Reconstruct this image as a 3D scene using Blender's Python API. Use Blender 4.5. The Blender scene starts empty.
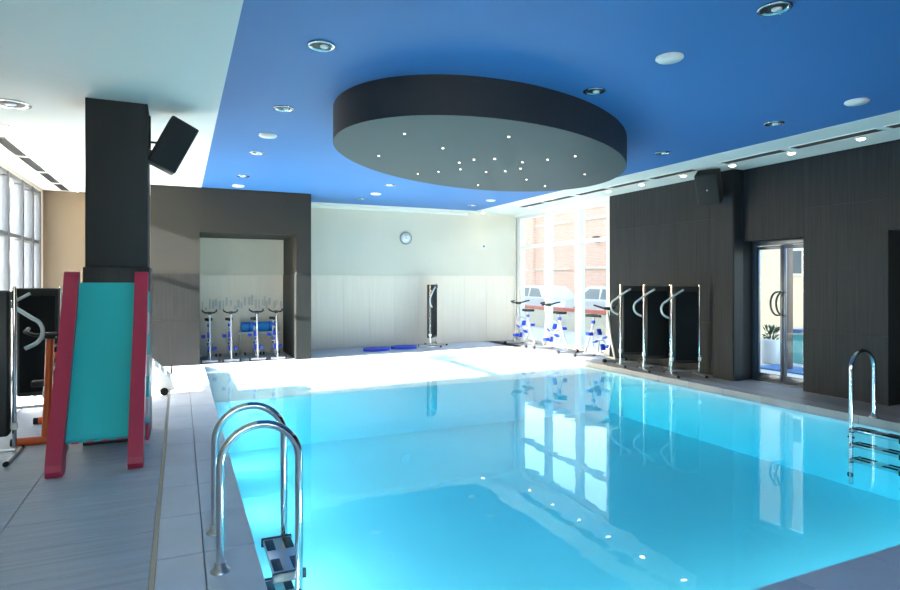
import bpy, bmesh, math, random
from mathutils import Vector, Matrix
random.seed(7)
PI = math.pi
R = math.radians
SC = bpy.context.scene
COL = SC.collection

# ------------------------------------------------------------------ camera
# room axes: +Y along the pool towards the back wall, +X across it, camera above x=y=0
FPX = 595.0
cam_d = bpy.data.cameras.new('camera')
cam = bpy.data.objects.new('camera', cam_d)
COL.objects.link(cam)
cam.location = (0, 0, 1.5)
cam.rotation_euler = (R(90), 0, R(-24.4))
cam_d.sensor_width = 36
cam_d.lens = 36 * FPX / 900
cam_d.shift_y = (281 - 295) / 900
cam_d.clip_start = .05
cam_d.clip_end = 500
SC.camera = cam

# ------------------------------------------------------------------ light
SUN_ELEV = R(17.5)
SUN_DIR = Vector((math.cos(SUN_ELEV), .085 * math.cos(SUN_ELEV), -math.sin(SUN_ELEV))).normalized()
world = bpy.data.worlds.new('world')
SC.world = world
world.use_nodes = True
wn = world.node_tree
wn.nodes.clear()
sky = wn.nodes.new('ShaderNodeTexSky')
sky.sky_type = 'NISHITA'
sky.sun_disc = False
sky.sun_elevation = SUN_ELEV
sky.sun_rotation = R(-90)
sky.air_density = 1.0
sky.dust_density = 1.5
sky.ozone_density = 1.0
bg = wn.nodes.new('ShaderNodeBackground')
bg.inputs['Strength'].default_value = 1.15
wo = wn.nodes.new('ShaderNodeOutputWorld')
wn.links.new(sky.outputs[0], bg.inputs[0])
wn.links.new(bg.outputs[0], wo.inputs[0])

sd = bpy.data.lights.new('sun', 'SUN')
sd.energy = 42
sd.angle = R(.6)
sd.color = (1, .97, .93)
sun = bpy.data.objects.new('sun', sd)
COL.objects.link(sun)
sun.rotation_euler = SUN_DIR.to_track_quat('-Z', 'Y').to_euler()
sun.location = (-20, 8, 12)

def portal(loc, size, direction):
    l = bpy.data.lights.new('daylight_portal', 'AREA')
    l.shape = 'RECTANGLE'
    l.size, l.size_y = size
    l.cycles.is_portal = True
    o = bpy.data.objects.new('daylight_portal', l)
    COL.objects.link(o)
    o.location = loc
    o.rotation_euler = Vector(direction).to_track_quat('-Z', 'Z').to_euler()

VS = SC.view_settings
SC.display_settings.display_device = 'sRGB'
VS.view_transform = 'Standard'
VS.look = 'None'
VS.gamma = 1
VS.use_curve_mapping = False
VS.exposure = 0.88
SC.cycles.use_denoising = True
SC.cycles.max_bounces = 14
SC.cycles.diffuse_bounces = 8
SC.cycles.transparent_max_bounces = 24
SC.cycles.sample_clamp_indirect = 8

# ------------------------------------------------------------------ materials
def lin(c):
    return tuple((x / 255 / 12.92) if x / 255 <= .04045 else ((x / 255 + .055) / 1.055) ** 2.4 for x in c)

def mat(name, c, rough=.5, metal=0, var=.0, vscale=(6, 6, 6), detail=3, bump=0, spec=.5, coat=0, emit=None, es=0):
    """principled material; var = amount of noise variation in the colour, bump = fine relief"""
    m = bpy.data.materials.new(name)
    m.use_nodes = True
    nt = m.node_tree
    b = nt.nodes['Principled BSDF']
    b.inputs['Base Color'].default_value = (*c, 1)
    b.inputs['Roughness'].default_value = rough
    b.inputs['Metallic'].default_value = metal
    b.inputs['Specular IOR Level'].default_value = spec
    if coat:
        b.inputs['Coat Weight'].default_value = coat
    if emit:
        b.inputs['Emission Color'].default_value = (*emit, 1)
        b.inputs['Emission Strength'].default_value = es
    if var or bump:
        g = nt.nodes.new('ShaderNodeNewGeometry')
        mp = nt.nodes.new('ShaderNodeMapping')
        mp.inputs['Scale'].default_value = vscale
        nz = nt.nodes.new('ShaderNodeTexNoise')
        nz.inputs['Scale'].default_value = 1
        nz.inputs['Detail'].default_value = detail
        nt.links.new(g.outputs['Position'], mp.inputs['Vector'])
        nt.links.new(mp.outputs[0], nz.inputs['Vector'])
        if var:
            mr = nt.nodes.new('ShaderNodeMapRange')
            mr.inputs['From Min'].default_value = .3
            mr.inputs['From Max'].default_value = .7
            mr.inputs['To Min'].default_value = 1 - var
            mr.inputs['To Max'].default_value = 1 + var
            nt.links.new(nz.outputs['Fac'], mr.inputs['Value'])
            mx = nt.nodes.new('ShaderNodeVectorMath')
            mx.operation = 'SCALE'
            mx.inputs[0].default_value = c
            nt.links.new(mr.outputs[0], mx.inputs['Scale'])
            nt.links.new(mx.outputs[0], b.inputs['Base Color'])
        if bump:
            bp = nt.nodes.new('ShaderNodeBump')
            bp.inputs['Strength'].default_value = bump
            bp.inputs['Distance'].default_value = .01
            nt.links.new(nz.outputs['Fac'], bp.inputs['Height'])
            nt.links.new(bp.outputs[0], b.inputs['Normal'])
    return m

def glass_mat(name, tint=(1, 1, 1), ior=1.45, rough=0, bump=None, absorb=None, zmin=None):
    """clear sheet: fresnel mix of a mirror coat over a see-through body (light passes through it)"""
    m = bpy.data.materials.new(name)
    m.use_nodes = True
    nt = m.node_tree
    nt.nodes.clear()
    out = nt.nodes.new('ShaderNodeOutputMaterial')
    mix = nt.nodes.new('ShaderNodeMixShader')
    fr = nt.nodes.new('ShaderNodeFresnel')
    # the fresnel node inverts the index on back faces; a straight-through sheet must not, so undo that
    gb = nt.nodes.new('ShaderNodeNewGeometry')
    ir = nt.nodes.new('ShaderNodeMapRange')
    ir.inputs['To Min'].default_value = ior
    ir.inputs['To Max'].default_value = 1 / ior
    nt.links.new(gb.outputs['Backfacing'], ir.inputs['Value'])
    nt.links.new(ir.outputs[0], fr.inputs['IOR'])
    tr = nt.nodes.new('ShaderNodeBsdfTransparent')
    tr.inputs['Color'].default_value = (*tint, 1)
    gl = nt.nodes.new('ShaderNodeBsdfGlossy')
    gl.inputs['Roughness'].default_value = rough
    if zmin is None:
        nt.links.new(fr.outputs[0], mix.inputs[0])
    else:                                           # only the free surface mirrors, not the faces against the basin
        gp = nt.nodes.new('ShaderNodeNewGeometry')
        sp = nt.nodes.new('ShaderNodeSeparateXYZ')
        gt = nt.nodes.new('ShaderNodeMath')
        gt.operation = 'GREATER_THAN'
        gt.inputs[1].default_value = zmin
        mu = nt.nodes.new('ShaderNodeMath')
        mu.operation = 'MULTIPLY'
        nt.links.new(gp.outputs['Position'], sp.inputs[0])
        nt.links.new(sp.outputs['Z'], gt.inputs[0])
        nt.links.new(gt.outputs[0], mu.inputs[0])
        nt.links.new(fr.outputs[0], mu.inputs[1])
        nt.links.new(mu.outputs[0], mix.inputs[0])
    if absorb:
        va = nt.nodes.new('ShaderNodeVolumeAbsorption')
        va.inputs['Color'].default_value = (*absorb[0], 1)
        va.inputs['Density'].default_value = absorb[1]
        nt.links.new(va.outputs[0], out.inputs['Volume'])
    nt.links.new(tr.outputs[0], mix.inputs[1])
    nt.links.new(gl.outputs[0], mix.inputs[2])
    nt.links.new(mix.outputs[0], out.inputs['Surface'])
    if bump:
        g = nt.nodes.new('ShaderNodeNewGeometry')
        nz = nt.nodes.new('ShaderNodeTexNoise')
        nz.inputs['Scale'].default_value = bump[0]
        nz.inputs['Detail'].default_value = 2
        bp = nt.nodes.new('ShaderNodeBump')
        bp.inputs['Strength'].default_value = bump[1]
        bp.inputs['Distance'].default_value = bump[2]
        nt.links.new(g.outputs['Position'], nz.inputs['Vector'])
        nt.links.new(nz.outputs['Fac'], bp.inputs['Height'])
        nt.links.new(bp.outputs[0], gl.inputs['Normal'])
        nt.links.new(bp.outputs[0], fr.inputs['Normal'])
    return m

def brick_mat(name, c1, c2, mortar, scale=1):
    m = bpy.data.materials.new(name)
    m.use_nodes = True
    nt = m.node_tree
    b = nt.nodes['Principled BSDF']
    b.inputs['Roughness'].default_value = .9
    g = nt.nodes.new('ShaderNodeNewGeometry')
    sp = nt.nodes.new('ShaderNodeSeparateXYZ')
    cb = nt.nodes.new('ShaderNodeCombineXYZ')
    br = nt.nodes.new('ShaderNodeTexBrick')
    br.inputs['Color1'].default_value = (*c1, 1)
    br.inputs['Color2'].default_value = (*c2, 1)
    br.inputs['Mortar'].default_value = (*mortar, 1)
    br.inputs['Scale'].default_value = scale
    br.inputs['Brick Width'].default_value = .25
    br.inputs['Row Height'].default_value = .075
    br.inputs['Mortar Size'].default_value = .008
    nt.links.new(g.outputs['Position'], sp.inputs[0])
    nt.links.new(sp.outputs['Y'], cb.inputs['X'])
    nt.links.new(sp.outputs['Z'], cb.inputs['Y'])
    nt.links.new(cb.outputs[0], br.inputs['Vector'])
    nt.links.new(br.outputs['Color'], b.inputs['Base Color'])
    return m

M = dict(
    blue_ceiling=mat('blue_ceiling_paint', (.046, .168, .425), .55, var=.02, vscale=(.5, .5, .5)),
    white_ceiling=mat('white_ceiling_paint', (.74, .74, .70), .7),
    cream_wall=mat('cream_wall_paint', (.66, .60, .50), .7, var=.02, vscale=(1, 1, 1)),
    beige_wall=mat('beige_wall_paint', (.17, .125, .08), .7, var=.02, vscale=(1, 1, 1)),
    greige_tile=mat('greige_wall_tile', (.80, .68, .56), .4, var=.025, vscale=(20, 20, 1.2)),
    dark_wood=mat('dark_wood_panel', (.017, .021, .026), .5, var=.35, vscale=(60, 60, 1.1), detail=5, bump=.12, spec=.15),
    portal_paint=mat('taupe_wall_paint', (.030, .029, .026), .7, var=.04, vscale=(2, 2, 2), spec=.2),
    portal_tile=mat('charcoal_wall_tile', (.014, .0145, .0145), .55, var=.25, vscale=(50, 50, 1.5), detail=4, spec=.25),
    column_paint=mat('charcoal_column_paint', (.030, .029, .030), .6, spec=.3),
    column_tile=mat('black_column_tile', (.018, .018, .021), .35, var=.2, vscale=(60, 60, 2)),
    joint=mat('dark_grout', (.10, .10, .10), .9),
    joint_dark=mat('black_grout', (.012, .013, .014), .9),
    deck=mat('grey_plank_tile', (.50, .52, .58), .45, var=.14, vscale=(1.2, 34, 3), detail=5, bump=.05),
    coping=mat('pale_coping_stone', (.66, .69, .76), .38, var=.06, vscale=(3, 3, 3)),
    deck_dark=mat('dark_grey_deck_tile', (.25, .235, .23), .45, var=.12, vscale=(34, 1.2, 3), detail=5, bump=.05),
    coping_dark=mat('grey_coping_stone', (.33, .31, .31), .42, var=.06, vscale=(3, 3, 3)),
    slot=mat('drain_slot_steel', (.30, .30, .26), .35, 1),
    pool=mat('turquoise_pool_lining', (.68, .86, .90), .5, var=.02, vscale=(1, 1, 1)),
    water=glass_mat('pool_water_surface', (1, 1, 1), 1.33, 0, (2.2, .10, .02), ((.06, .90, .98), .50), -.0705),
    glass=glass_mat('window_glass', (.97, .99, .98), 1.45),
    frame_white=mat('white_window_frame', (.74, .74, .73), .4),
    frame_grey=mat('grey_aluminium_frame', (.13, .14, .16), .4, .3),
    frame_blue=mat('dark_aluminium_door_frame', (.09, .11, .15), .35, .5),
    chrome=mat('polished_steel', (.62, .64, .66), .10, 1),
    satin=mat('satin_steel', (.55, .56, .57), .28, 1),
    black=mat('black_plastic', (.012, .012, .013), .45),
    pale_tube=mat('pale_grey_tube', (.50, .55, .57), .3, .3),
    rubber=mat('black_rubber', (.015, .015, .016), .8),
    belt=mat('black_running_belt', (.004, .006, .008), .7, var=.1, vscale=(30, 30, 30), spec=.2),
    speaker=mat('black_speaker_cabinet', (.010, .010, .011), .6),
    mesh_grille=mat('black_speaker_grille', (.014, .014, .015), .8, bump=.3, vscale=(300, 300, 300)),
    red=mat('crimson_slide_plastic', (.50, .024, .07), .4, var=.05, vscale=(4, 4, 4)),
    teal=mat('teal_slide_plastic', (.018, .50, .52), .35),
    pink=mat('pale_pink_plastic', (.70, .50, .52), .45),
    white_plastic=mat('white_plastic', (.78, .76, .74), .4),
    orange=mat('orange_bike_enamel', (.75, .11, .015), .35, coat=.3),
    blue_pad=mat('royal_blue_rubber', (.012, .05, .55), .5),
    sky_pad=mat('bright_blue_foam', (.02, .26, .72), .6),
    white_enamel=mat('white_bike_enamel', (.46, .47, .49), .35),
    disc_side=mat('charcoal_disc_side', (.022, .023, .026), .6),
    disc_under=mat('sage_disc_underside', (.045, .058, .058), .6),
    lamp=mat('warm_lamp_lens', (.9, .9, .85), .3, emit=(1, .86, .66), es=12),
    star=mat('star_light_lens', (.9, .8, .7), .3, emit=(1, .70, .48), es=6),
    pool_fill=mat('pool_fill_lens', (.9, .95, .95), .3, emit=(.75, .93, 1), es=125),  # glow of the added underwater lamps
    lamp_dim=mat('lamp_glass', (.75, .78, .8), .15, .2),
    lamp_dark=mat('lamp_baffle_black', (.02, .02, .02), .4, .4),
    vent_dark=mat('vent_cavity', (.012, .013, .013), .8, spec=.1),
    vent_slat=mat('vent_slat_grey', (.07, .073, .073), .5),
    terrace=mat('pale_terrace_paving', (.62, .58, .52), .8, var=.06, vscale=(2, 2, 2)),
    brick=brick_mat('pale_brick', lin((226, 172, 146)), lin((232, 184, 160)), lin((226, 206, 190))),
    render_cream=mat('cream_render', (.66, .60, .50), .85, var=.04, vscale=(1, 1, 1)),
    brown=mat('brown_painted_steel', (.10, .055, .038), .5),
    car=mat('silver_car_paint', (.72, .74, .76), .3, .5),
    car_glass=mat('tinted_car_glass', (.22, .24, .26), .1),
    coral=mat('coral_red_rail', (.62, .16, .11), .5),
    leaf=mat('dark_green_leaf', (.035, .075, .03), .6),
    turquoise_wall=mat('turquoise_tile', (.06, .42, .46), .4),
    deep_blue=mat('blue_pool_cover', (.03, .16, .40), .4),
    clock_rim=mat('grey_clock_rim', (.28, .29, .30), .4, .2),
    clock_face=mat('white_clock_face', (.78, .80, .80), .4),
    pale_building=mat('pale_office_facade', (.62, .64, .66), .7),
    window_dark=mat('office_window_glass', (.10, .13, .16), .1),
    print_grey=mat('grey_wall_print', (.56, .52, .47), .7),
)

# ------------------------------------------------------------------ mesh helpers
class MB:
    def __init__(s):
        s.v, s.f, s.sm = [], [], []
    def add(s, vs, fs, smooth=False):
        n = len(s.v)
        s.v += [tuple(p) for p in vs]
        s.f += [tuple(i + n for i in f) for f in fs]
        s.sm += [smooth] * len(fs)
        return s
    def box(s, a, b, mtx=None):
        (x0, y0, z0), (x1, y1, z1) = a, b
        vs = [Vector(p) for p in ((x0, y0, z0), (x1, y0, z0), (x1, y1, z0), (x0, y1, z0), (x0, y0, z1), (x1, y0, z1), (x1, y1, z1), (x0, y1, z1))]
        if mtx is not None:
            vs = [mtx @ p for p in vs]
        return s.add(vs, [(0, 3, 2, 1), (4, 5, 6, 7), (0, 1, 5, 4), (1, 2, 6, 5), (2, 3, 7, 6), (3, 0, 4, 7)])
    def bbox(s, a, b, r=.01, mtx=None, seg=2):
        """box with rounded edges"""
        bm = bmesh.new()
        bmesh.ops.create_cube(bm, size=1)
        for v in bm.verts:
            v.co = Vector([(a[i] + b[i]) / 2 + v.co[i] * (b[i] - a[i]) for i in range(3)])
        bmesh.ops.bevel(bm, geom=bm.edges[:], offset=r, segments=seg, affect='EDGES', profile=.5)
        if mtx is not None:
            bmesh.ops.transform(bm, matrix=mtx, verts=bm.verts)
        bm.verts.index_update()
        s.add([v.co for v in bm.verts], [[v.index for v in f.verts] for f in bm.faces], True)
        bm.free()
        return s
    def tube(s, pts, r, n=10, cap=True, closed=False):
        pts = [Vector(p) for p in pts]
        N = len(pts)
        rr = r if isinstance(r, (list, tuple)) else [r] * N
        tang = []
        for i in range(N):
            if closed:
                t = pts[(i + 1) % N] - pts[i - 1]
            else:
                t = pts[min(i + 1, N - 1)] - pts[max(i - 1, 0)]
            tang.append(t.normalized())
        up = Vector((0, 0, 1)) if abs(tang[0].z) < .9 else Vector((1, 0, 0))
        u = (up - tang[0] * up.dot(tang[0])).normalized()
        vs = []
        for i in range(N):
            u = (u - tang[i] * u.dot(tang[i])).normalized()
            w = tang[i].cross(u)
            for k in range(n):
                a = 2 * PI * k / n
                vs.append(pts[i] + (u * math.cos(a) + w * math.sin(a)) * rr[i])
        fs = []
        for i in range(N if closed else N - 1):
            j = (i + 1) % N
            for k in range(n):
                l = (k + 1) % n
                fs.append((i * n + k, i * n + l, j * n + l, j * n + k))
        s.add(vs, fs, True)
        if cap and not closed:
            s.add(vs[:n], [tuple(range(n))[::-1]])
            s.add(vs[-n:], [tuple(range(n))])
        return s
    def cyl(s, a, b, r, n=16, r2=None):
        return s.tube([a, b], [r, r if r2 is None else r2], n)
    def lathe(s, prof, n=24, mtx=None, sx=1, sy=1):
        """profile of (radius, z) turned about z"""
        vs = []
        for (r, z) in prof:
            for k in range(n):
                a = 2 * PI * k / n
                vs.append(Vector((r * sx * math.cos(a), r * sy * math.sin(a), z)))
        if mtx is not None:
            vs = [mtx @ p for p in vs]
        fs = []
        for i in range(len(prof) - 1):
            for k in range(n):
                l = (k + 1) % n
                fs.append((i * n + k, i * n + l, (i + 1) * n + l, (i + 1) * n + k))
        m = len(prof) - 1
        s.add(vs, fs, True)
        if prof[0][0] > 1e-5:
            s.add(vs[:n], [tuple(range(n))[::-1]])
        if prof[-1][0] > 1e-5:
            s.add(vs[m * n:], [tuple(range(n))])
        return s
    def prism(s, poly, axis, a, b, smooth=False):
        """polygon of 2-D points pushed along an axis ('x': points are (y,z); 'y': (x,z); 'z': (x,y))"""
        def p3(p, t):
            return {'x': (t, p[0], p[1]), 'y': (p[0], t, p[1]), 'z': (p[0], p[1], t)}[axis]
        n = len(poly)
        vs = [p3(p, a) for p in poly] + [p3(p, b) for p in poly]
        fs = [(i, (i + 1) % n, n + (i + 1) % n, n + i) for i in range(n)]
        s.add(vs, fs, smooth)
        s.add(vs[:n], [tuple(range(n))[::-1]])
        s.add(vs[n:], [tuple(range(n))])
        return s
    def mesh(s, name, m):
        me = bpy.data.meshes.new(name)
        me.from_pydata(s.v, [], s.f)
        for p, q in zip(me.polygons, s.sm):
            p.use_smooth = q
        bm = bmesh.new()
        bm.from_mesh(me)
        bmesh.ops.recalc_face_normals(bm, faces=bm.faces)
        bm.to_mesh(me)
        bm.free()
        me.materials.append(M[m])
        return me
    def build(s, name, m, parent=None, loc=(0, 0, 0), rotz=0):
        return link(name, s.mesh(name, m), parent, loc, rotz)

def link(name, me, parent=None, loc=(0, 0, 0), rotz=0):
    o = bpy.data.objects.new(name, me)
    COL.objects.link(o)
    o.location = loc
    o.rotation_euler = (0, 0, rotz)
    if parent is not None:
        o.parent = parent
    return o

def tag(o, label=None, cat=None, group=None, kind=None):
    if label: o['label'] = label
    if cat: o['category'] = cat
    if group: o['group'] = group
    if kind: o['kind'] = kind
    return o

def thing(name, label, cat, loc=(0, 0, 0), rotz=0, group=None):
    return tag(link(name, None, None, loc, rotz), label, cat, group)

def struct(name, mb, m, label, cat):
    return tag(mb.build(name, m), label, cat, kind='structure')

def dup(root, loc, rotz, label):
    r = root.copy()
    COL.objects.link(r)
    r.location = loc
    r.rotation_euler = (0, 0, rotz)
    r['label'] = label
    for ch in list(root.children):
        c = ch.copy()
        COL.objects.link(c)
        c.parent = r
        for g in ch.children:
            d = g.copy()
            COL.objects.link(d)
            d.parent = c
    return r

def arc(c, r, a0, a1, n, plane='xz', fixed=0):
    out = []
    for i in range(n + 1):
        a = a0 + (a1 - a0) * i / n
        p, q = c[0] + r * math.cos(a), c[1] + r * math.sin(a)
        out.append({'xz': (p, fixed, q), 'yz': (fixed, p, q), 'xy': (p, q, fixed)}[plane])
    return out

# ------------------------------------------------------------------ dimensions
XL, XR, YB, YF, ZC = -2.3, 7.75, 13.1, -3.4, 3.18     # room shell
PX0, PX1, PY0, PY1 = .39, 6.9, 2.03, 11.4             # pool
WZ = -.07                                             # water level
SX = -.13                                             # drain slot
WAIN = 1.63                                           # top of the tiled wall zone

# ------------------------------------------------------------------ floor and pool
fl = MB()
B = -.25
fl.box((XL - .1, YF - .1, B), (PX0 - .27, YB + .3, -.02))
fl.box((PX1 + .3, YF - .1, B), (XR + .3, YB + .3, -.02))
fl.box((PX0 - .27, PY1 + .3, B), (PX1 + .3, YB + .3, -.02))
fl.box((PX0 - .27, YF - .1, B), (PX1 + .3, PY0 - .3, -.02))
floor = struct('floor', fl, 'joint', 'grey tiled pool deck running round the swimming pool', 'floor')

def tiles(parent, name, m, x0, x1, y0, y1, w, l, gap=.005, z0=-.02, z1=0.0, x_from_right=False):
    cache = {}
    nx = max(1, math.ceil((x1 - x0) / w - .02))
    ny = max(1, math.ceil((y1 - y0) / l - .02))
    for i in range(nx):
        a, b = x0 + i * w, min(x1, x0 + (i + 1) * w)
        if x_from_right:
            b, a = x1 - i * w, max(x0, x1 - (i + 1) * w)
        for j in range(ny):
            c, d = y0 + j * l, min(y1, y0 + (j + 1) * l)
            k = (round(b - a, 3), round(d - c, 3))
            if k not in cache:
                hx, hy, e = k[0] / 2 - gap / 2, k[1] / 2 - gap / 2, .002
                mb = MB()
                vs = [(-hx, -hy, z0), (hx, -hy, z0), (hx, hy, z0), (-hx, hy, z0),
                      (-hx, -hy, z1 - e), (hx, -hy, z1 - e), (hx, hy, z1 - e), (-hx, hy, z1 - e),
                      (-hx + e, -hy + e, z1), (hx - e, -hy + e, z1), (hx - e, hy - e, z1), (-hx + e, hy - e, z1)]
                fs = [(q, (q + 1) % 4, (q + 1) % 4 + 4, q + 4) for q in range(4)] + [(q + 4, (q + 1) % 4 + 4, (q + 1) % 4 + 8, q + 8) for q in range(4)] + [(8, 9, 10, 11)]
                mb.add(vs, fs)
                cache[k] = mb.mesh(name, m)
            link(name, cache[k], parent, ((a + b) / 2, (c + d) / 2, 0))

TW, TL = .83, .42
Y_ROW = 3.57 - 16 * TL                                  # a joint falls at y = 3.57
tiles(floor, 'tile', 'deck', XL, SX - .012, Y_ROW, YB, TW, TL, x_from_right=True)
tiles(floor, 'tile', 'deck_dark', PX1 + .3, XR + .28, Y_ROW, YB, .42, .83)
tiles(floor, 'tile', 'deck', PX0, PX1 + .3, PY1 + .3, YB, .83, .42)
tiles(floor, 'coping_stone', 'coping', SX + .012, PX0 - .27, Y_ROW, YB, .3, .61)
tiles(floor, 'coping_stone', 'coping', PX0 - .27, PX0, Y_ROW, YB, .3, .61, z0=-.10)
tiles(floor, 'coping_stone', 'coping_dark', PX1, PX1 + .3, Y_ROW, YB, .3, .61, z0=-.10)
tiles(floor, 'coping_stone', 'coping', PX0, PX1, PY1, PY1 + .3, .61, .3, z0=-.10)
tiles(floor, 'coping_stone', 'coping', PX0, PX1, PY0 - .3, PY0, .61, .3, z0=-.10)
tiles(floor, 'tile', 'deck', PX0, PX1, YF, PY0 - .3, .83, .42)
MB().box((SX - .012, YF, -.02), (SX + .012, YB, -.008)).build('drain_slot', 'slot', floor)

D = .82
basin = MB()
t = .12
basin.box((PX0 - .02 - t, PY0 - .02 - t, -D - .1), (PX1 + .02 + t, PY1 + .02 + t, -D))
basin.box((PX0 - .02 - t, PY0 - .02 - t, -D), (PX0, PY1 + .02 + t, -.101))
basin.box((PX1, PY0 - .02 - t, -D), (PX1 + .02 + t, PY1 + .02 + t, -.101))
basin.box((PX0, PY0 - .02 - t, -D), (PX1, PY0, -.101))
basin.box((PX0, PY1, -D), (PX1, PY1 + .02 + t, -.101))
# added shallow ledge across the far end, so sunlit water there looks white
basin.box((PX0, 8.55, -D), (PX1, PY1, -.13))
struct('pool_basin', basin, 'pool', 'turquoise lined basin of the swimming pool', 'pool')
e_ = .004
wtr = MB()
pf = [(PY0 + e_, -D + e_), (8.55 - e_, -D + e_), (8.55 - e_, -.13 + e_), (PY1 - e_, -.13 + e_), (PY1 - e_, WZ), (PY0 + e_, WZ)]
wtr.prism(pf, 'x', PX0 + e_, PX1 - e_)
wtr = wtr.build('pool_water', 'water')
tag(wtr, 'calm clear turquoise water filling the swimming pool', 'water', kind='stuff')

# added round underwater lamps, hidden in the left and near basin walls, brighten the water
def pool_fill_lamp(loc, rot, label):
    l_ = thing('pool_fill_lamp', label, 'light', loc, 0, 'added underwater fill lamps of the pool')
    mx = rot.to_4x4()
    MB().lathe([(.10, 0), (.135, .0), (.135, .02), (.125, .03), (.105, .03), (.10, .015)], 24, mx).build('bezel', 'satin', l_)
    MB().lathe([(.104, .004), (.104, .018), (.06, .028), (0, .030)], 24, mx).build('lens', 'pool_fill', l_)
for y in (3.0, 4.6, 6.2, 7.8):
    pool_fill_lamp((PX0 + .005, y, -.27), Matrix.Rotation(R(90), 3, 'Y'), 'added round underwater fill lamp in the basin wall below the pale coping')
for x in (1.6, 3.2, 4.8, 6.2):
    pool_fill_lamp((x, PY0 + .005, -.30), Matrix.Rotation(R(-90), 3, 'X'), 'added round underwater fill lamp in the short end of the basin')

# ------------------------------------------------------------------ walls
def wall_x(name, x, y0, y1, z0, z1, th, m, label):
    return struct(name, MB().box((min(x, x + th), y0, z0), (max(x, x + th), y1, z1)), m, label, 'wall')

# back wall: painted above, tiled below
wb = struct('wall_back', MB().box((XL - .2, YB, -.02), (XR + .3, YB + .2, ZC + .3)), 'cream_wall', 'cream painted back wall above greige tiles', 'wall')
def wall_panels(parent, name, m, axis, fixed, th, u0, u1, z0, z1, w, h, gap=.004):
    """cladding pieces on a wall; axis 'y': wall across x at y=fixed facing -y, 'x': wall along y at x=fixed facing -x"""
    cache = {}
    nu = max(1, math.ceil((u1 - u0) / w - .02))
    nz = max(1, math.ceil((z1 - z0) / h - .02))
    for i in range(nu):
        a, b = u0 + i * w, min(u1, u0 + (i + 1) * w)
        for j in range(nz):
            c, d = z0 + j * h, min(z1, z0 + (j + 1) * h)
            k = (round(b - a, 3), round(d - c, 3))
            if k not in cache:
                g = gap / 2
                if axis == 'y':
                    cache[k] = MB().box((-k[0] / 2 + g, -th, -k[1] / 2 + g), (k[0] / 2 - g, 0, k[1] / 2 - g)).mesh(name, m)
                else:
                    cache[k] = MB().box((-th, -k[0] / 2 + g, -k[1] / 2 + g), (0, k[0] / 2 - g, k[1] / 2 - g)).mesh(name, m)
            u, z = (a + b) / 2, (c + d) / 2
            link(name, cache[k], parent, (u, fixed, z) if axis == 'y' else (fixed, u, z))

wall_panels(wb, 'wall_tile', 'greige_tile', 'y', YB, .012, .33, XR, 0, WAIN, .6, WAIN / 2, .003)
MB().bbox((.33, YB - .05, ZC - .075), (6.4, YB, ZC), .01).build('cornice', 'white_ceiling', wb)

MB().box((XL, YB - .012, 0), (-.47, YB, ZC)).build('beige_panel', 'beige_wall', wb)
# portal with a niche (alcove) to the left of the back wall
PY = 11.55
pt = MB()
pt.box((-.47, PY, 0), (.32, YB, ZC))
pt.box((2.02, PY, 0), (2.30, YB, ZC))
pt.box((.32, PY, 2.38), (2.02, YB, ZC))
portal_wall = struct('wall_portal', pt, 'portal_paint', 'taupe wall with an open niche for exercise bikes', 'wall')
wall_panels(portal_wall, 'wall_tile', 'portal_tile', 'y', PY, .014, -.47, .32, 0, WAIN, .395, WAIN / 2, .003)
wall_panels(portal_wall, 'wall_tile', 'portal_tile', 'y', PY, .014, 2.02, 2.30, 0, WAIN, .3, WAIN / 2, .003)
wall_panels(portal_wall, 'wall_tile', 'portal_tile', 'x', 2.02, .012, PY, YB - .015, 0, WAIN, .52, WAIN / 2, .003)

# right wall: dark cladding with a window at the far end, a glass door and a passage
RZ = MB()
T = .3
RZ.box((XR, PY * 0 + YF - .2, -.02), (XR + T, 3.25, ZC + .3))
RZ.box((XR, 3.25, 2.11), (XR + T, 4.33, ZC + .3))
RZ.box((XR, 4.33, -.02), (XR + T, 5.40, ZC + .3))
RZ.box((XR, 5.40, 2.10), (XR + T, 6.36, ZC + .3))
RZ.box((XR, 6.36, -.02), (XR + T, 9.42, ZC + .3))
RZ.box((XR, 9.42, 3.12), (XR + T, 13.1, ZC + .3))
tr_ = MB().box((XR - .012, 9.42, 3.10), (XR, YB, ZC)).box((XR - .012, 13.04, 0), (XR, YB, 3.10))
struct('trim_1', tr_, 'frame_white', 'white trim round the head and end of the window wall', 'trim')
wr = struct('wall_right', RZ, 'joint_dark', 'dark wood clad side wall beside the pool', 'wall')
for (a, b, c, d) in ((YF, 3.25, 0, ZC), (3.25, 4.33, 2.11, ZC), (4.33, 5.40, 0, ZC), (5.40, 6.36, 2.10, ZC), (6.36, 9.42, 0, ZC)):
    wall_panels(wr, 'panel', 'dark_wood', 'x', XR, .012, a, b, c, d, .62, .83 if c == 0 else 1.2, .002)
# pier standing out of the right wall
pier = struct('wall_pier', MB().box((7.55, 6.36, 0), (XR, 6.74, ZC)), 'joint_dark', 'dark clad pier beside the glass door', 'pier')
MB().box((7.54, 6.365, 0), (7.552, 6.735, ZC)).build('panel', 'dark_wood', pier)
MB().box((7.552, 6.352, 0), (XR - .012, 6.364, ZC)).build('panel', 'dark_wood', pier)
# passage behind the opening at the right
pas = MB()
pas.box((XR + T, 3.05, -.02), (XR + 1.5, 3.25, 2.4))
pas.box((XR + T, 4.33, -.02), (XR + 1.5, 4.53, 2.4))
pas.box((XR + 1.5, 3.05, -.02), (XR + 1.6, 4.53, 2.4))
pas.box((XR + T, 3.05, 2.11), (XR + 1.5, 4.53, 2.4))
pas.box((XR + T, 3.25, -.1), (XR + 1.5, 4.33, -.001))
struct('wall_passage', pas, 'dark_wood', 'dark passage opening in the clad side wall', 'wall')

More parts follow.
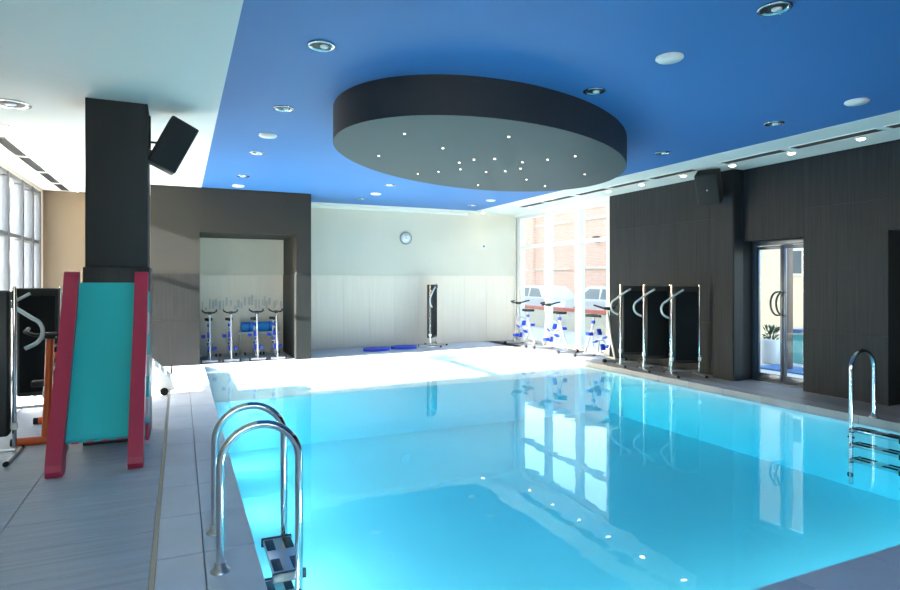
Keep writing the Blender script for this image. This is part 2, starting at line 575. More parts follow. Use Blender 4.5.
# left wall with windows
lw = MB()
WY0 = 8.35
lw.box((XL - .25, YF - .2, -.02), (XL, WY0, ZC + .3))
lw.box((XL - .25, WY0, 3.13), (XL, YB, ZC + .3))
lw.box((XL - .25, 12.98, -.02), (XL, YB + .2, ZC + .3))
struct('wall_left', lw, 'cream_wall', 'cream side wall next to the tall windows', 'wall')
# wall behind the viewer; its window opening is added for daylight
wf = MB()
FX0, FX1, FZ0, FZ1 = -1.9, 2.3, .5, 2.8
wf.box((XL, YF - .2, -.02), (XR, YF, FZ0)).box((XL, YF - .2, FZ1), (XR, YF, ZC + .3))
wf.box((XL, YF - .2, FZ0), (FX0, YF, FZ1)).box((FX1, YF - .2, FZ0), (XR, YF, FZ1))
struct('wall_front', wf, 'portal_paint', 'taupe end wall of the pool hall with an added window', 'wall')

# ceiling: blue field, white left bay, pale border on the right and at the back
BX0, BX1, BY1 = .345, 6.45, 12.72
ce = MB().box((BX0, YF, ZC), (BX1, BY1, ZC + .1))
struct('ceiling', ce, 'blue_ceiling', 'blue painted ceiling above the pool', 'ceiling')
ce2 = MB()
ce2.box((XL - .2, YF, ZC - .004), (BX0, YB, ZC + .1))
ce2.box((BX1, YF, ZC - .004), (XR, YB, ZC + .1))
ce2.box((BX0, BY1, ZC - .004), (BX1, YB, ZC + .1))
struct('ceiling_border', ce2, 'white_ceiling', 'white ceiling bay and border round the blue field', 'ceiling')
struct('added_shade_block', MB().box((XL - .3, YF - .3, ZC + .12), (XR + .4, 48, ZC + 11)).box((XL - .3, YB + .3, -.12), (XR + .4, 48, ZC + .12)), 'render_cream', 'added unseen block above and behind the pool hall, shading the brick building', 'building')  # added unseen mass, keeps the sun off the facade and terrace outside

# ------------------------------------------------------------------ windows
def window(name, x, ys, z0, z1, zt, depth, fm, label, mull=.10, trans=.07):
    """glazed wall in the plane x; ys: centres of posts; zt: transom height"""
    w = thing(name, label, 'window')
    w['kind'] = 'structure'
    for y in ys:
        MB().bbox((x - depth / 2, y - mull / 2, z0), (x + depth / 2, y + mull / 2, z1), .006).build('mullion', fm, w)
    for a, b in zip(ys[:-1], ys[1:]):
        for z, tag_ in ((z0 + trans / 2, 'bottom_rail'), (zt, 'transom'), (z1 - trans / 2, 'top_rail')):
            MB().bbox((x - depth * .4, a + mull / 2, z - trans / 2), (x + depth * .4, b - mull / 2, z + trans / 2), .005).build(tag_, fm, w)
        for c, d in ((z0 + trans, zt - trans / 2), (zt + trans / 2, z1 - trans)):
            MB().box((x - .006, a + mull / 2, c), (x + .006, b - mull / 2, d)).build('pane', 'glass', w)
    return w

window('window_1', XR + .12, (9.505, 10.55, 11.75, 13.0), 0, 3.12, 2.35, .14, 'frame_white', 'tall white framed window wall behind the exercise bikes', .17, .08)
window('window_2', XL - .08, (8.42, 9.6, 10.75, 11.65, 12.35, 12.94), 0, 3.13, 2.20, .14, 'frame_grey', 'tall grey framed windows in the left wall', .09, .06)
w3 = thing('rear_fill_window', 'added grey framed window in the taupe end wall, out of view', 'window'); w3['kind'] = 'structure'  # added out of view to bring daylight onto the near deck and slide
for i in range(5):
    x = FX0 + (FX1 - FX0) * i / 4
    MB().bbox((x - .04, YF - .14, FZ0), (x + .04, YF - .06, FZ1), .005).build('mullion', 'frame_grey', w3)
    if i < 4:
        MB().box((x + .04, YF - .106, FZ0), (x + (FX1 - FX0) / 4 - .04, YF - .094, FZ1)).build('pane', 'glass', w3)
portal(((FX0 + FX1) / 2, YF - .3, 1.75), (FX1 - FX0, FZ1 - FZ0), (0, 1, 0))
portal((XL - .35, (WY0 + 12.98) / 2, 1.56), (4.3, 3.1), (1, 0, 0))
portal((XR + .4, 11.25, 1.56), (3.7, 3.1), (-1, 0, 0))
portal((XR + .4, 5.88, 1.05), (.96, 2.1), (-1, 0, 0))

# glass door in the right wall
dx = 8.0
door = thing('door_1', 'glazed double door in a dark aluminium frame', 'door', (dx, 5.88, 0)); door['kind'] = 'structure'
fr = MB()
fr.bbox((-.05, -.48, 0), (.05, -.43, 2.1), .004)
fr.bbox((-.05, .43, 0), (.05, .48, 2.1), .004)
fr.bbox((-.05, -.43, 2.03), (.05, .43, 2.1), .004)
fr.build('door_frame', 'frame_blue', door)
MB().box((-.06, -.48, 0), (.06, .48, .02)).build('threshold', 'frame_blue', door)
for y0, y1, hy in ((.005, .43, .055), (-.43, -.005, -.045)):
    lf = MB()
    lf.bbox((-.022, y0, .02), (.022, y0 + .035, 2.02), .004)
    lf.bbox((-.022, y1 - .035, .02), (.022, y1, 2.02), .004)
    lf.bbox((-.022, y0 + .035, 1.97), (.022, y1 - .035, 2.02), .004)
    lf.bbox((-.022, y0 + .035, .02), (.022, y1 - .035, .12), .004)
    leaf = lf.build('door_leaf', 'frame_blue', door)
    MB().box((-.005, y0 + .035, .12), (.005, y1 - .035, 1.97)).build('pane', 'glass', leaf)
    s = 1
    h = MB()
    h.tube([(-.07, hy * .9 + s * .11 * math.sin(a), 1.17 + .17 * math.cos(a)) for a in [PI * i / 14 for i in range(15)]], .014, 8)
    for z in (1.34, 1.0):
        h.cyl((-.07, hy * .9, z), (-.005, hy * .9, z), .011, 8)
    h.build('handle', 'black', leaf)

# ------------------------------------------------------------------ column, disc
cl = thing('column', 'square charcoal column rising behind the slide', 'column', (-.535, 6.57, 0))
MB().bbox((-.255, -.25, WAIN), (.255, .25, ZC), .006).build('shaft', 'column_paint', cl)
MB().bbox((-.272, -.266, 0), (.272, .266, WAIN), .006).build('tiled_base', 'column_tile', cl)

dc = thing('ceiling_disc', 'dark oval drop panel with pin lights below the blue ceiling', 'ceiling panel', (3.315, 6.09, 2.85))
ea, eb, ang = 2.25, 1.435, math.atan2(.58677, .80976)
rim = MB()
NE = 96
def ell(k, s_, z):
    a = 2 * PI * k / NE
    x, y = ea * s_ * math.cos(a), eb * s_ * math.sin(a)
    return (x * math.cos(ang) - y * math.sin(ang), x * math.sin(ang) + y * math.cos(ang), z)
vs = [ell(k, 1, .001) for k in range(NE)] + [ell(k, 1, ZC - 2.85) for k in range(NE)]
rim.add(vs, [(k, (k + 1) % NE, NE + (k + 1) % NE, NE + k) for k in range(NE)], True)
rim.build('rim', 'disc_side', dc)
MB().add([ell(k, .9985, 0) for k in range(NE)] + [ell(k, .9985, .03) for k in range(NE)],
         [tuple(range(NE))] + [(k, (k + 1) % NE, NE + (k + 1) % NE, NE + k) for k in range(NE)]).build('underside', 'disc_under', dc)
stars = [(1.872, 5.137), (2.43, 5.53), (1.947, 6.149), (2.8, 4.842), (2.893, 6.123), (2.97, 5.904), (3.16, 5.773), (3.081, 6.49), (2.899, 6.736), (2.722, 6.986), (3.445, 6.516), (3.637, 6.374), (3.536, 5.808), (3.717, 6.149), (3.715, 5.566), (3.885, 5.292), (4.652, 6.14), (4.191, 6.779), (3.818, 7.46), (4.712, 7.128)]
sm = MB().lathe([(.010, .004), (.010, -.004), (.005, -.008)], 12).mesh('pin_light', 'star')
for x, y in stars:
    link('pin_light', sm, dc, (x - 3.315, y - 6.09, 0))

# ------------------------------------------------------------------ ceiling fittings
ring_me = MB().lathe([(.075, -.002), (.098, -.002), (.100, -.008), (.094, -.012), (.080, -.012), (.070, .0)], 28).mesh('trim_ring', 'chrome')
cup_me = MB().lathe([(.074, -.003), (.060, -.0022), (.0, -.0018)], 28).mesh('baffle', 'lamp_dark')
bulb_me = MB().lathe([(.030, -.002), (.030, -.012), (.018, -.020), (0, -.022)], 16).mesh('bulb', 'lamp_dim')
dls = [(.917, 10.01, 'chrome downlight in the row along the white ceiling bay, nearest the taupe portal wall'),
       (.917, 8.13, 'chrome downlight in the row along the white ceiling bay, second from the portal wall'),
       (.917, 5.93, 'chrome downlight in the row along the white ceiling bay, third from the portal wall'),
       (.917, 4.24, 'chrome downlight in the row along the white ceiling bay, fourth from the portal wall'),
       (3.36, 11.76, 'chrome downlight in the row through the oval panel, nearest the back wall'),
       (3.338, 9.896, 'chrome downlight between the oval panel and the back wall, nearer the panel'),
       (3.328, 4.254, 'chrome downlight close to the dark rim of the oval panel'),
       (3.328, 2.507, 'chrome downlight in the row through the oval panel, farthest from the back wall'),
       (5.876, 11.777, 'chrome downlight in the row along the vented border, nearest the back wall'),
       (5.75, 5.941, 'chrome downlight in the row along the vented border, level with the pier'),
       (5.751, 4.338, 'chrome downlight in the row along the vented border, level with the passage')]
for x, y, q in dls:
    d_ = thing('ceiling_downlight', q, 'light', (x, y, ZC), 0, 'chrome downlights in the blue ceiling')
    link('trim_ring', ring_me, d_)
    link('baffle', cup_me, d_)
    link('bulb', bulb_me, d_, (.02, 0, 0))
d_ = thing('ceiling_downlight', 'large chrome downlight recessed in the white ceiling bay', 'light', (-1.46, 6.83, ZC - .004))
for n_, me_ in (('trim_ring', ring_me), ('baffle', cup_me), ('bulb', bulb_me)):
    o_ = link(n_, me_, d_)
    o_.scale = (1.7, 1.7, 1)
sp_me = MB().lathe([(.100, 0), (.102, -.012), (.092, -.020), (0, -.022)], 28)
sp_mesh = sp_me.mesh('ceiling_speaker', 'white_plastic')
gr_mesh = MB().lathe([(.088, -.0195), (.088, -.0245), (0, -.026)], 28).mesh('grille', 'white_plastic')
for x, y, q in [(3.343, 3.384, 'round white plate between two downlights, near the rim of the oval panel'),
                (5.753, 3.488, 'round white plate in the row along the vented border, level with the passage'),
                (.92, 7.09, 'round white plate in the row along the white bay, farther from the portal wall'),
                (3.421, 10.978, 'round white plate between the oval panel and the back wall'),
                (5.872, 10.887, 'round white plate in the row along the vented border, level with the window'),
                (.935, 11.066, 'round white plate in the blue ceiling right beside the portal wall')]:
    o_ = tag(link('ceiling_speaker', sp_mesh, None, (x, y, ZC)), q, 'ceiling speaker', 'white round plates in the blue ceiling')
    link('grille', gr_mesh, o_)

spot_ring = MB().lathe([(.044, 0), (.060, 0), (.061, -.008), (.044, -.012)], 20).mesh('trim_ring', 'white_plastic')
spot_lens = MB().lathe([(.045, -.001), (.043, -.014), (.03, -.024), (0, -.028)], 16).mesh('lens', 'lamp')
def spot(x, y, z, label, group, energy=3, col=(1, .82, .6)):
    s_ = thing('ceiling_spotlight', label, 'light', (x, y, z), 0, group)
    link('trim_ring', spot_ring, s_)
    link('lens', spot_lens, s_)
    l_ = bpy.data.lights.new('spot_beam', 'SPOT')
    l_.energy = energy
    l_.color = col
    l_.spot_size = R(75)
    l_.spot_blend = .6
    l_.shadow_soft_size = .03
    o_ = bpy.data.objects.new('spot_beam', l_)
    COL.objects.link(o_)
    o_.location = (x, y, z - .045)
ORD = ['first', 'second', 'third', 'fourth', 'fifth', 'sixth', 'seventh', 'eighth', 'ninth', 'tenth']
for k, y in enumerate((11.6, 10.7, 9.78, 8.87, 8.0, 7.06, 6.14, 5.23, 4.36)):
    spot(7.265, y, ZC - .004, ORD[k] + ' warm spotlight from the back wall, in the border above window and dark wall', 'spotlights along the dark clad wall')
spot(6.72, 12.86, ZC - .004, 'small warm spotlight washing the cream back wall corner', 'spotlights over the back wall', 6)
for k, y in enumerate((12.8, 11.76, 10.8, 9.83, 8.84, 7.82)):
    spot(-1.735, y, ZC - .004, ORD[k] + ' warm spotlight from the back wall, beside the vents in the white bay', 'spotlights in the white ceiling bay', 6)

def vent(x0, x1, y0, y1, label, group):
    v = thing('linear_vent', label, 'air vent', ((x0 + x1) / 2, (y0 + y1) / 2, ZC - .004), 0, group)
    hx, hy = (x1 - x0) / 2, (y1 - y0) / 2
    MB().box((-hx, -hy, -.004), (hx, hy, 0)).build('cavity', 'vent_dark', v)
    f = MB()
    e = .008
    f.box((-hx - e, -hy - e, -.01), (-hx, hy + e, 0)).box((hx, -hy - e, -.01), (hx + e, hy + e, 0))
    f.box((-hx, -hy - e, -.01), (hx, -hy, 0)).box((-hx, hy, -.01), (hx, hy + e, 0))
    f.build('vent_frame', 'white_plastic', v)
    for k in range(3):
        cx_ = -hx + (k + 1) * (2 * hx) / 4
        MB().box((cx_ - .005, -hy, -.009), (cx_ + .005, hy, -.004)).build('slat', 'vent_slat', v)
for k, (a, b) in enumerate(((10.7, 11.6), (9.65, 10.6), (8.62, 9.5), (7.62, 8.5), (6.6, 7.5), (5.16, 6.09), (4.02, 5.03), (3.0, 3.92))):
    vent(6.94, 7.12, a, b, ORD[k] + ' linear air vent from the back wall, in the border above the dark wall', 'linear vents along the dark clad wall')
for k, (a, b) in enumerate(((12.08, 12.95), (10.95, 12.0), (9.68, 10.85), (8.45, 9.6))):
    vent(-1.99, -1.86, a, b, ORD[k] + ' slotted air vent from the back wall, in the white ceiling bay', 'linear vents in the white ceiling bay')

# ------------------------------------------------------------------ wall fittings
ck = thing('wall_clock', 'round white wall clock with a grey rim on the back wall', 'clock', (4.80, YB, 2.50))
mt = Matrix.Rotation(R(90), 4, 'X')
MB().lathe([(.135, 0), (.15, .012), (.15, .030), (.135, .040), (.120, .034), (.120, .02)], 32, mt).build('rim', 'clock_rim', ck)
face = MB().lathe([(.122, .018), (.122, .026), (0, .0262)], 32, mt).build('face', 'clock_face', ck)
MB().box((-.004, -.030, -.01), (.004, -.028, .085)).box((-.01, -.0305, -.004), (.06, -.0285, .004)).build('hands', 'black', face)
sn = thing('wall_sensor', 'small white sensor box fixed high on the back wall', 'sensor', (6.85, YB, 2.36))
MB().bbox((-.05, -.03, -.06), (.05, 0, .06), .008).build('housing', 'white_plastic', sn)
MB().lathe([(.028, .03), (.024, .038), (0, .041)], 16, mt).build('lens', 'frame_grey', sn)

def speaker(name_label, loc, mtx, w, h, d):
    s_ = thing('wall_speaker', name_label, 'loudspeaker', loc)
    MB().bbox((-w / 2, -d / 2, -h / 2), (w / 2, d / 2, h / 2), .015, mtx).build('cabinet', 'speaker', s_)
    MB().bbox((-w / 2 + .012, -d / 2 - .012, -h / 2 + .012), (w / 2 - .012, -d / 2 + .004, h / 2 - .012), .006, mtx).build('grille', 'mesh_grille', s_)
    return s_
# left: hangs off the column, tilted down across the pool; the back/side faces the camera
ml = Matrix.Rotation(R(26), 4, 'Y') @ Matrix.Rotation(R(8), 4, 'Z')
s1 = speaker('black loudspeaker on a bracket at the charcoal column', (-.070, 6.50, 2.835), ml, .27, .50, .27)
MB().box((-.21, -.03, -.04), (-.19, .05, .27)).cyl((-.2, 0, .02), (-.1, 0, .02), .012, 8).cyl((-.2, 0, -.07), (-.13, 0, -.07), .018, 8).build('bracket', 'black', s1)
mr_ = Matrix.Rotation(R(-62), 4, 'Z') @ Matrix.Rotation(R(30), 4, 'X')
s2 = speaker('black loudspeaker tilted down beside the dark pier', (7.26, 6.55, 2.92), mr_, .32, .48, .26)
MB().cyl((.08, .04, .02), (.27, .04, .02), .015, 8).box((.262, -.02, -.08), (.279, .10, .12)).build('bracket', 'black', s2)
MB().lathe([(.012, .142), (.01, .146), (0, .147)], 10, mr_ @ Matrix.Rotation(R(90), 4, 'X')).build('badge', 'white_plastic', s2)

# ------------------------------------------------------------------ pool ladders
def ladder(loc, rotz, label, treads=3, rise=.25):
    """rails run in local x: deck foot at x=0, water leg at x=.4; two rails at y=+-.26"""
    L = thing('pool_ladder', label, 'pool ladder', loc, rotz)
    for sy in (-.258, .258):
        p = [(0, sy, .0), (0, sy, .53)] + arc((.2, .54), .2, PI, 0, 18, 'xz', sy)[1:] + [(.4, sy, .5), (.4, sy, -.68)]
        rail = MB().tube(p, .0215, 14).build('rail', 'chrome', L)
        MB().lathe([(.050, 0), (.050, .006), (.040, .016), (.030, .022), (.030, .045), (.0225, .047)], 20, Matrix.Translation((0, sy, 0))).build('flange', 'satin', rail)
        MB().cyl((.4, sy - .03, -.18), (.4, sy + .03, -.18), .012, 10).build('bolt', 'black', rail)
        MB().cyl((.42, sy, -.58), (.405, sy, -.58), .03, 12).build('rubber_foot', 'rubber', rail)
    for k in range(treads):
        z = -.082 - rise * k
        tr = MB().bbox((.27, -.245, z - .03), (.435, .245, z), .006).build('tread', 'satin', L)
        for sy in (-1, 1):
            MB().bbox((.262, sy * .24 - .012, z - .045), (.442, sy * .24 + .012, z + .004), .004).build('end_cap', 'black', tr)
        for (xa, xb) in ((.275, .325), (.38, .43)):
            for (ya, yb) in ((-.21, -.06), (.06, .21)):
                MB().bbox((xa, ya, z - .002), (xb, yb, z + .004), .003, seg=1).build('grip_pad', 'rubber', tr)
    return L
ladder((.19, 3.55, 0), 0, 'chrome pool ladder with two curved rails beside the pale coping near the slide')
ladder((6.975, 3.79, 0), PI, 'chrome pool ladder by the dark clad wall and passage', 3, .16)

# ------------------------------------------------------------------ slide
sl = thing('slide', 'teal toddler slide with thick crimson side rails in front of the column', 'slide', (-.60, 5.78, 0))
def bez(p0, p1, p2, p3, n):
    out = []
    for i in range(n + 1):
        t_ = i / n
        u = 1 - t_
        out.append(tuple(u ** 3 * p0[k] + 3 * u * u * t_ * p1[k] + 3 * u * t_ * t_ * p2[k] + t_ ** 3 * p3[k] for k in range(2)))
    return out
# side profile in (y, z), local: y=0 at y 5.78
front = bez((.37, 1.555), (.20, 1.02), (-.22, .62), (-.44, .10), 16)
foot_ = [(-.445, .05), (-.43, .015), (-.40, 0), (-.29, 0), (-.26, .03), (-.25, .10)]
back_ = bez((-.22, .16), (-.05, .50), (.36, .98), (.47, 1.53), 14)
prof = front + foot_ + back_ + [(.455, 1.57), (.43, 1.585), (.395, 1.58)]
for a, b in ((-.33, -.22), (.22, .33)):
    mb = MB().prism(prof, 'x', a, b)
    o_ = mb.build('side_rail', 'red', sl)
    bv = o_.modifiers.new('bevel', 'BEVEL')
    bv.width = .015
    bv.segments = 2
    bv.limit_method = 'ANGLE'
    bv.angle_limit = R(50)
bed = [(y + .055, z) for y, z in bez((.37, 1.485), (.22, 1.02), (-.12, .62), (-.30, .27), 18)] + [(-.27, .235)]
bedp = bed + [(y + .03, z - .02) for y, z in reversed(bed)]
MB().prism(bedp, 'x', -.225, .225).build('slide_bed', 'teal', sl)
lip = MB().bbox((-.225, -.235, .205), (.225, -.195, .232), .006).build('bed_lip', 'teal', sl)
for k in range(4):
    MB().box((-.19 + k * .105, -.239, .203), (-.135 + k * .105, -.233, .218)).build('red_inlay', 'red', lip)
# ladder posts at the back of the slide in teal and pink blocks
for sx in (-1, 1):
    for k in range(7):
        MB().bbox((sx * .322 - .018, .36, .04 + k * .195), (sx * .322 + .018, .43, .04 + (k + 1) * .195), .006).build('post_block', 'teal' if k % 2 == 0 else 'pink', sl)
    MB().bbox((sx * .322 - .020, .34, 0), (sx * .322 + .020, .45, .04), .006).build('post_foot', 'pink', sl)
    MB().bbox((sx * .345 - .014, -.10, .14), (sx * .345 + .014, -.02, .28), .01).build('hinge_block', 'red', sl)
for k in range(4):
    MB().cyl((-.31, .40, .25 + k * .33), (.31, .40, .25 + k * .33), .018, 10).build('rung', 'pink', sl)

# ------------------------------------------------------------------ folded aqua treadmills
def make_treadmill(label, loc, rotz):
    """panel across local x (0 = pool side post, .46 = far post), facing -y"""
    t_ = thing('aqua_treadmill', label, 'treadmill', loc, rotz, 'folded aqua treadmills')
    p = MB().bbox((.035, .0, .20), (.43, .12, 1.42), .02).build('running_deck', 'black', t_)
    MB().box((.065, -.004, .25), (.40, .002, 1.33)).build('belt', 'belt', p)
    MB().bbox((.035, -.012, 1.335), (.43, .005, 1.415), .006).build('roller_cover', 'rubber', p)
    for x in (.012, .452):
        ps = MB().tube([(x, .03, .03), (x, .03, 1.44)], .016, 10).build('post', 'chrome', t_)
        MB().bbox((x - .022, .0, .24), (x + .022, .06, .30), .006).build('clamp', 'white_plastic', ps)
        ft = MB().tube([(x, -.22, .02), (x, .30, .02)], .016, 10).build('foot_bar', 'satin', t_)
        for y in (-.24, .29):
            MB().cyl((x, y, .022), (x, y + .03, .022), .0205, 10).build('foot_cap', 'rubber', ft)
    MB().bbox((-.006, .045, .06), (.470, .075, .09), .006).build('cross_bar', 'satin', t_)
    hp = [(.17, -.035, 1.36), (.02, -.035, 1.27), (-.10, -.035, 1.18)] + [(-.05 + .13 * math.cos(a), -.035, 1.06 + .13 * math.sin(a)) for a in [R(q) for q in range(135, 246, 12)]] + [(-.05, -.035, .915)]
    MB().tube(hp, .017, 10).build('handrail', 'pale_tube', t_)
    MB().tube([(.012, .03, 1.30), (.012, -.03, 1.235)], .010, 8).build('handrail_clip', 'satin', t_)
    return t_
tm = make_treadmill('folded black aqua treadmill beside the dark pier, by the side wall', (7.05, 7.09, 0), R(-23))
dup(tm, (7.05, 7.71, 0), R(-23), 'folded black aqua treadmill standing between two others by the side wall')
dup(tm, (7.05, 8.29, 0), R(-23), 'folded black aqua treadmill by the side wall, next to the window and bikes')
dup(tm, (5.18, 12.45, 0), R(48), 'folded black aqua treadmill standing alone against the cream back wall')
dup(tm, (-1.29, 6.42, 0), PI, 'folded black aqua treadmill in front of the orange bike on the left deck').location = (-1.27, 6.16, 0)
dup(tm, (-1.70, 8.05, 0), 0, 'folded black aqua treadmill behind the orange bike on the left deck')

# ------------------------------------------------------------------ exercise bikes
def make_bike(label, loc, rotz, paint, padm, group, cat_name='exercise_bike', th=1):
    """faces +y, about 1 m long, .5 m wide"""
    b_ = thing(cat_name, label, 'exercise bike', loc, rotz, group)
    for y in (-.46, .46):
        f_ = MB().tube([(-.22, y, .035), (.22, y, .035)], .024 * th, 10).build('foot', paint, b_)
        for s_ in (-1, 1):
            MB().cyl((s_ * .215, y, .035), (s_ * .265, y, .035), .034, 12).build('foot_cap', 'rubber', f_)
    fm_ = MB()
    fm_.tube([(0, .46, .05), (0, .34, .45), (0, .24, .98)], .022 * th, 10)
    fm_.tube([(0, -.46, .05), (0, -.22, .55), (0, -.15, .80)], .022 * th, 10)
    fm_.tube([(0, -.46, .06), (0, -.05, .10), (0, .46, .06)], .020, 10)
    fm_.tube([(0, -.27, .45), (0, .0, .36), (0, .33, .48)], .020, 10)
    fm_.tube([(0, -.04, .10), (0, .0, .36)], .018, 8)
    fm_.build('frame', paint, b_)
    wh = MB()
    wh.tube([(0, .06 + .27 * math.cos(2 * PI * k / 28), .38 + .27 * math.sin(2 * PI * k / 28)) for k in range(28)], .014, 8, closed=True)
    for k in range(3):
        a = 2 * PI * k / 3 + .5
        wh.tube([(0, .06, .38), (0, .06 + .27 * math.cos(a), .38 + .27 * math.sin(a))], .009, 6)
    w_ = wh.build('wheel', 'white_enamel', b_)
    for k in range(4):
        a = PI / 2 * k + .35
        mm = Matrix.Translation((0, .06 + .15 * math.cos(a), .38 + .15 * math.sin(a))) @ Matrix.Rotation(a, 4, 'X')
        MB().bbox((-.05, -.06, -.012), (.05, .06, .012), .006, mm, 1).build('paddle', padm, w_)
    cr = MB().cyl((-.10, .0, .36), (.10, .0, .36), .014, 8).tube([(-.10, 0, .36), (-.10, .10, .25)], .011, 8).tube([(.10, 0, .36), (.10, -.10, .47)], .011, 8).build('crank', 'satin', b_)
    MB().bbox((-.21, .04, .21), (-.10, .15, .27), .01).build('pedal', padm, cr)
    MB().bbox((.10, -.15, .45), (.21, -.04, .51), .01).build('pedal', padm, cr)
    hb = MB()
    hb.tube([(-.20, .10, 1.04), (-.20, .24, 1.02), (-.12, .29, .99), (.12, .29, .99), (.20, .24, 1.02), (.20, .10, 1.04)], .018, 8)
    hb.bbox((-.05, .20, .95), (.05, .30, 1.01), .012)
    hb.build('handlebar', 'black', b_)
    sdl = MB().prism([(-.10, -.30), (.10, -.30), (.115, -.22), (.05, -.08), (.022, .05), (-.022, .05), (-.05, -.08), (-.115, -.22)], 'z', .80, .85).build('saddle', 'rubber', b_)
    bv = sdl.modifiers.new('bevel', 'BEVEL'); bv.width = .015; bv.segments = 2
    MB().lathe([(.036, -.03), (.04, 0), (.036, .03)], 12, Matrix.Translation((0, -.175, .70))).build('knob', padm, b_)
    return b_
g1 = 'aqua bikes in front of the window wall'
bk = make_bike('white aqua bike with blue paddles next to the folded treadmills, by the window', (7.34, 9.24, 0), PI, 'white_enamel', 'blue_pad', g1)
dup(bk, (7.34, 10.72, 0), 0, 'white aqua bike with blue paddles, middle one in front of the window')
dup(bk, (7.30, 11.92, 0), 0, 'white aqua bike with blue paddles beside the cream back wall corner')
for i, (x, y) in enumerate(((.50, 12.16), (.87, 12.16), (1.34, 12.16), (1.70, 12.16))):
    q = ['white aqua bike at the niche end beside the taupe left pier', 'white aqua bike in the niche, second from the taupe left pier',
         'white aqua bike in the niche under the left end of the blue roll', 'white aqua bike in the niche beside the tiled right pier'][i]
    c_ = dup(bk, (x, y, 0), PI, q)
    c_['group'] = 'aqua bikes in the niche'
    c_.scale = (.62, 1, .92)
make_bike('orange framed exercise bike behind the slide on the left deck', (-1.13, 7.0, 0), PI, 'orange', 'black', 'gym machines on the left deck', 'spin_bike', 1.6)
rl = thing('foam_roll', 'bright blue rolled foam mat on a low bench in the niche', 'foam mat', (1.50, 12.93, .553))
sp_ = [( .012 * k / 60 * 7 * math.cos(k * .35), .012 * k / 60 * 7 * math.sin(k * .35)) for k in range(60)]
MB().lathe([(.02, -.36), (.09, -.36), (.10, -.34), (.10, .34), (.09, .36), (.02, .36)], 20, Matrix.Rotation(R(90), 4, 'Y')).build('roll', 'sky_pad', rl)
for s_ in (-.2, .2):
    MB().lathe([(.1005, -.015), (.103, -.012), (.103, .012), (.1005, .015)], 20, Matrix.Translation((s_, 0, 0)) @ Matrix.Rotation(R(90), 4, 'Y')).build('strap', 'blue_pad', rl)

bn = thing('bench', 'low white bench against the niche wall under the blue roll', 'bench', (1.50, 12.93, 0))
MB().bbox((-.42, -.13, .41), (.42, .13, .45), .008).build('seat', 'white_plastic', bn)
for sx in (-.38, .38):
    for sy in (-.10, .10):
        MB().cyl((sx, sy, 0), (sx, sy, .41), .014, 8).build('leg', 'satin', bn)
# blue floats by the back wall
for i, (x, y, rz, lab) in enumerate(((3.86, 12.35, .1, 'flat blue foam float lying on the deck below the clock'), (4.52, 12.45, -.1, 'blue foam float lying next to another float below the clock'))):
    fo = MB()
    pts_ = [(.27 * math.cos(a) * (1 + .12 * math.cos(2 * a)), .18 * math.sin(a)) for a in [2 * PI * k / 24 for k in range(24)]]
    fo.prism(pts_, 'z', .0, .06)
    o_ = fo.build('foam_float', 'blue_pad', None, (x, y, .0), rz)
    bv = o_.modifiers.new('bevel', 'BEVEL'); bv.width = .015; bv.segments = 2; bv.limit_method = 'ANGLE'
    tag(o_, lab, 'pool float', 'blue floats by the back wall')

# grey skyline print on the niche wall
pr_ = MB()
rnd = random.Random(3)
x = .40
while x < 1.95:
    w_ = rnd.uniform(.02, .05)
    zb = rnd.uniform(.90, 1.0)
    pr_.box((x, YB - .016, zb), (x + w_, YB - .013, zb + rnd.uniform(.06, .22)))
    x += w_ + rnd.uniform(.004, .05)
tag(pr_.build('wall_print', 'print_grey'), 'grey skyline print on the niche wall above the bikes', 'wall print')

# white lounger behind the slide
lo = thing('sun_lounger', 'white plastic sun lounger with small dark wheels behind the slide', 'sun lounger', (-.47, 8.95, 0), R(2))
lp_ = [(.40, .06), (.36, .20), (.08, .48), (-.10, .60), (-.35, .62), (-1.3, .62), (-1.3, .50), (-.35, .50), (-.14, .46), (-.02, .36), (.10, .18), (.20, .06)]
for sy in (-.27, .27):
    o_ = MB().prism([(x_, z_) for x_, z_ in lp_], 'y', sy - .03, sy + .03).build('side_rail', 'white_plastic', lo)
    bv = o_.modifiers.new('bevel', 'BEVEL'); bv.width = .012; bv.segments = 2; bv.limit_method = 'ANGLE'
    MB().tube([(-1.15, sy, 0), (-1.15, sy, .55)], .03, 8).build('leg', 'white_plastic', lo)
    MB().cyl((.27, sy - .05, .05), (.27, sy + .05, .05), .05, 16).build('wheel', 'rubber', lo)
for k in range(6):
    t_ = k / 5
    mm = Matrix.Translation((.32 - .36 * t_, 0, .23 + .35 * t_)) @ Matrix.Rotation(R(45), 4, 'Y')
    MB().bbox((-.034, -.245, -.012), (.034, .245, .012), .006, mm).build('slat', 'white_plastic', lo)
for k in range(9):
    MB().bbox((-.20 - k * .115 - .045, -.245, .60), (-.20 - k * .115 + .045, .245, .63), .006).build('slat', 'white_plastic', lo)

# ------------------------------------------------------------------ outside
gr = MB()
gr.box((XR + .3, -60, -.6), (60, 160, -.12))
gr.box((-60, -60, -.6), (XL - .25, 160, -.12))
gr.box((XL - .25, 48, -.6), (XR + .3, 160, -.12))
gr.box((XL - .25, -60, -.6), (XR + .3, YF - .25, -.12))
struct('ground', gr, 'terrace', 'pale paving around the pool hall', 'ground')

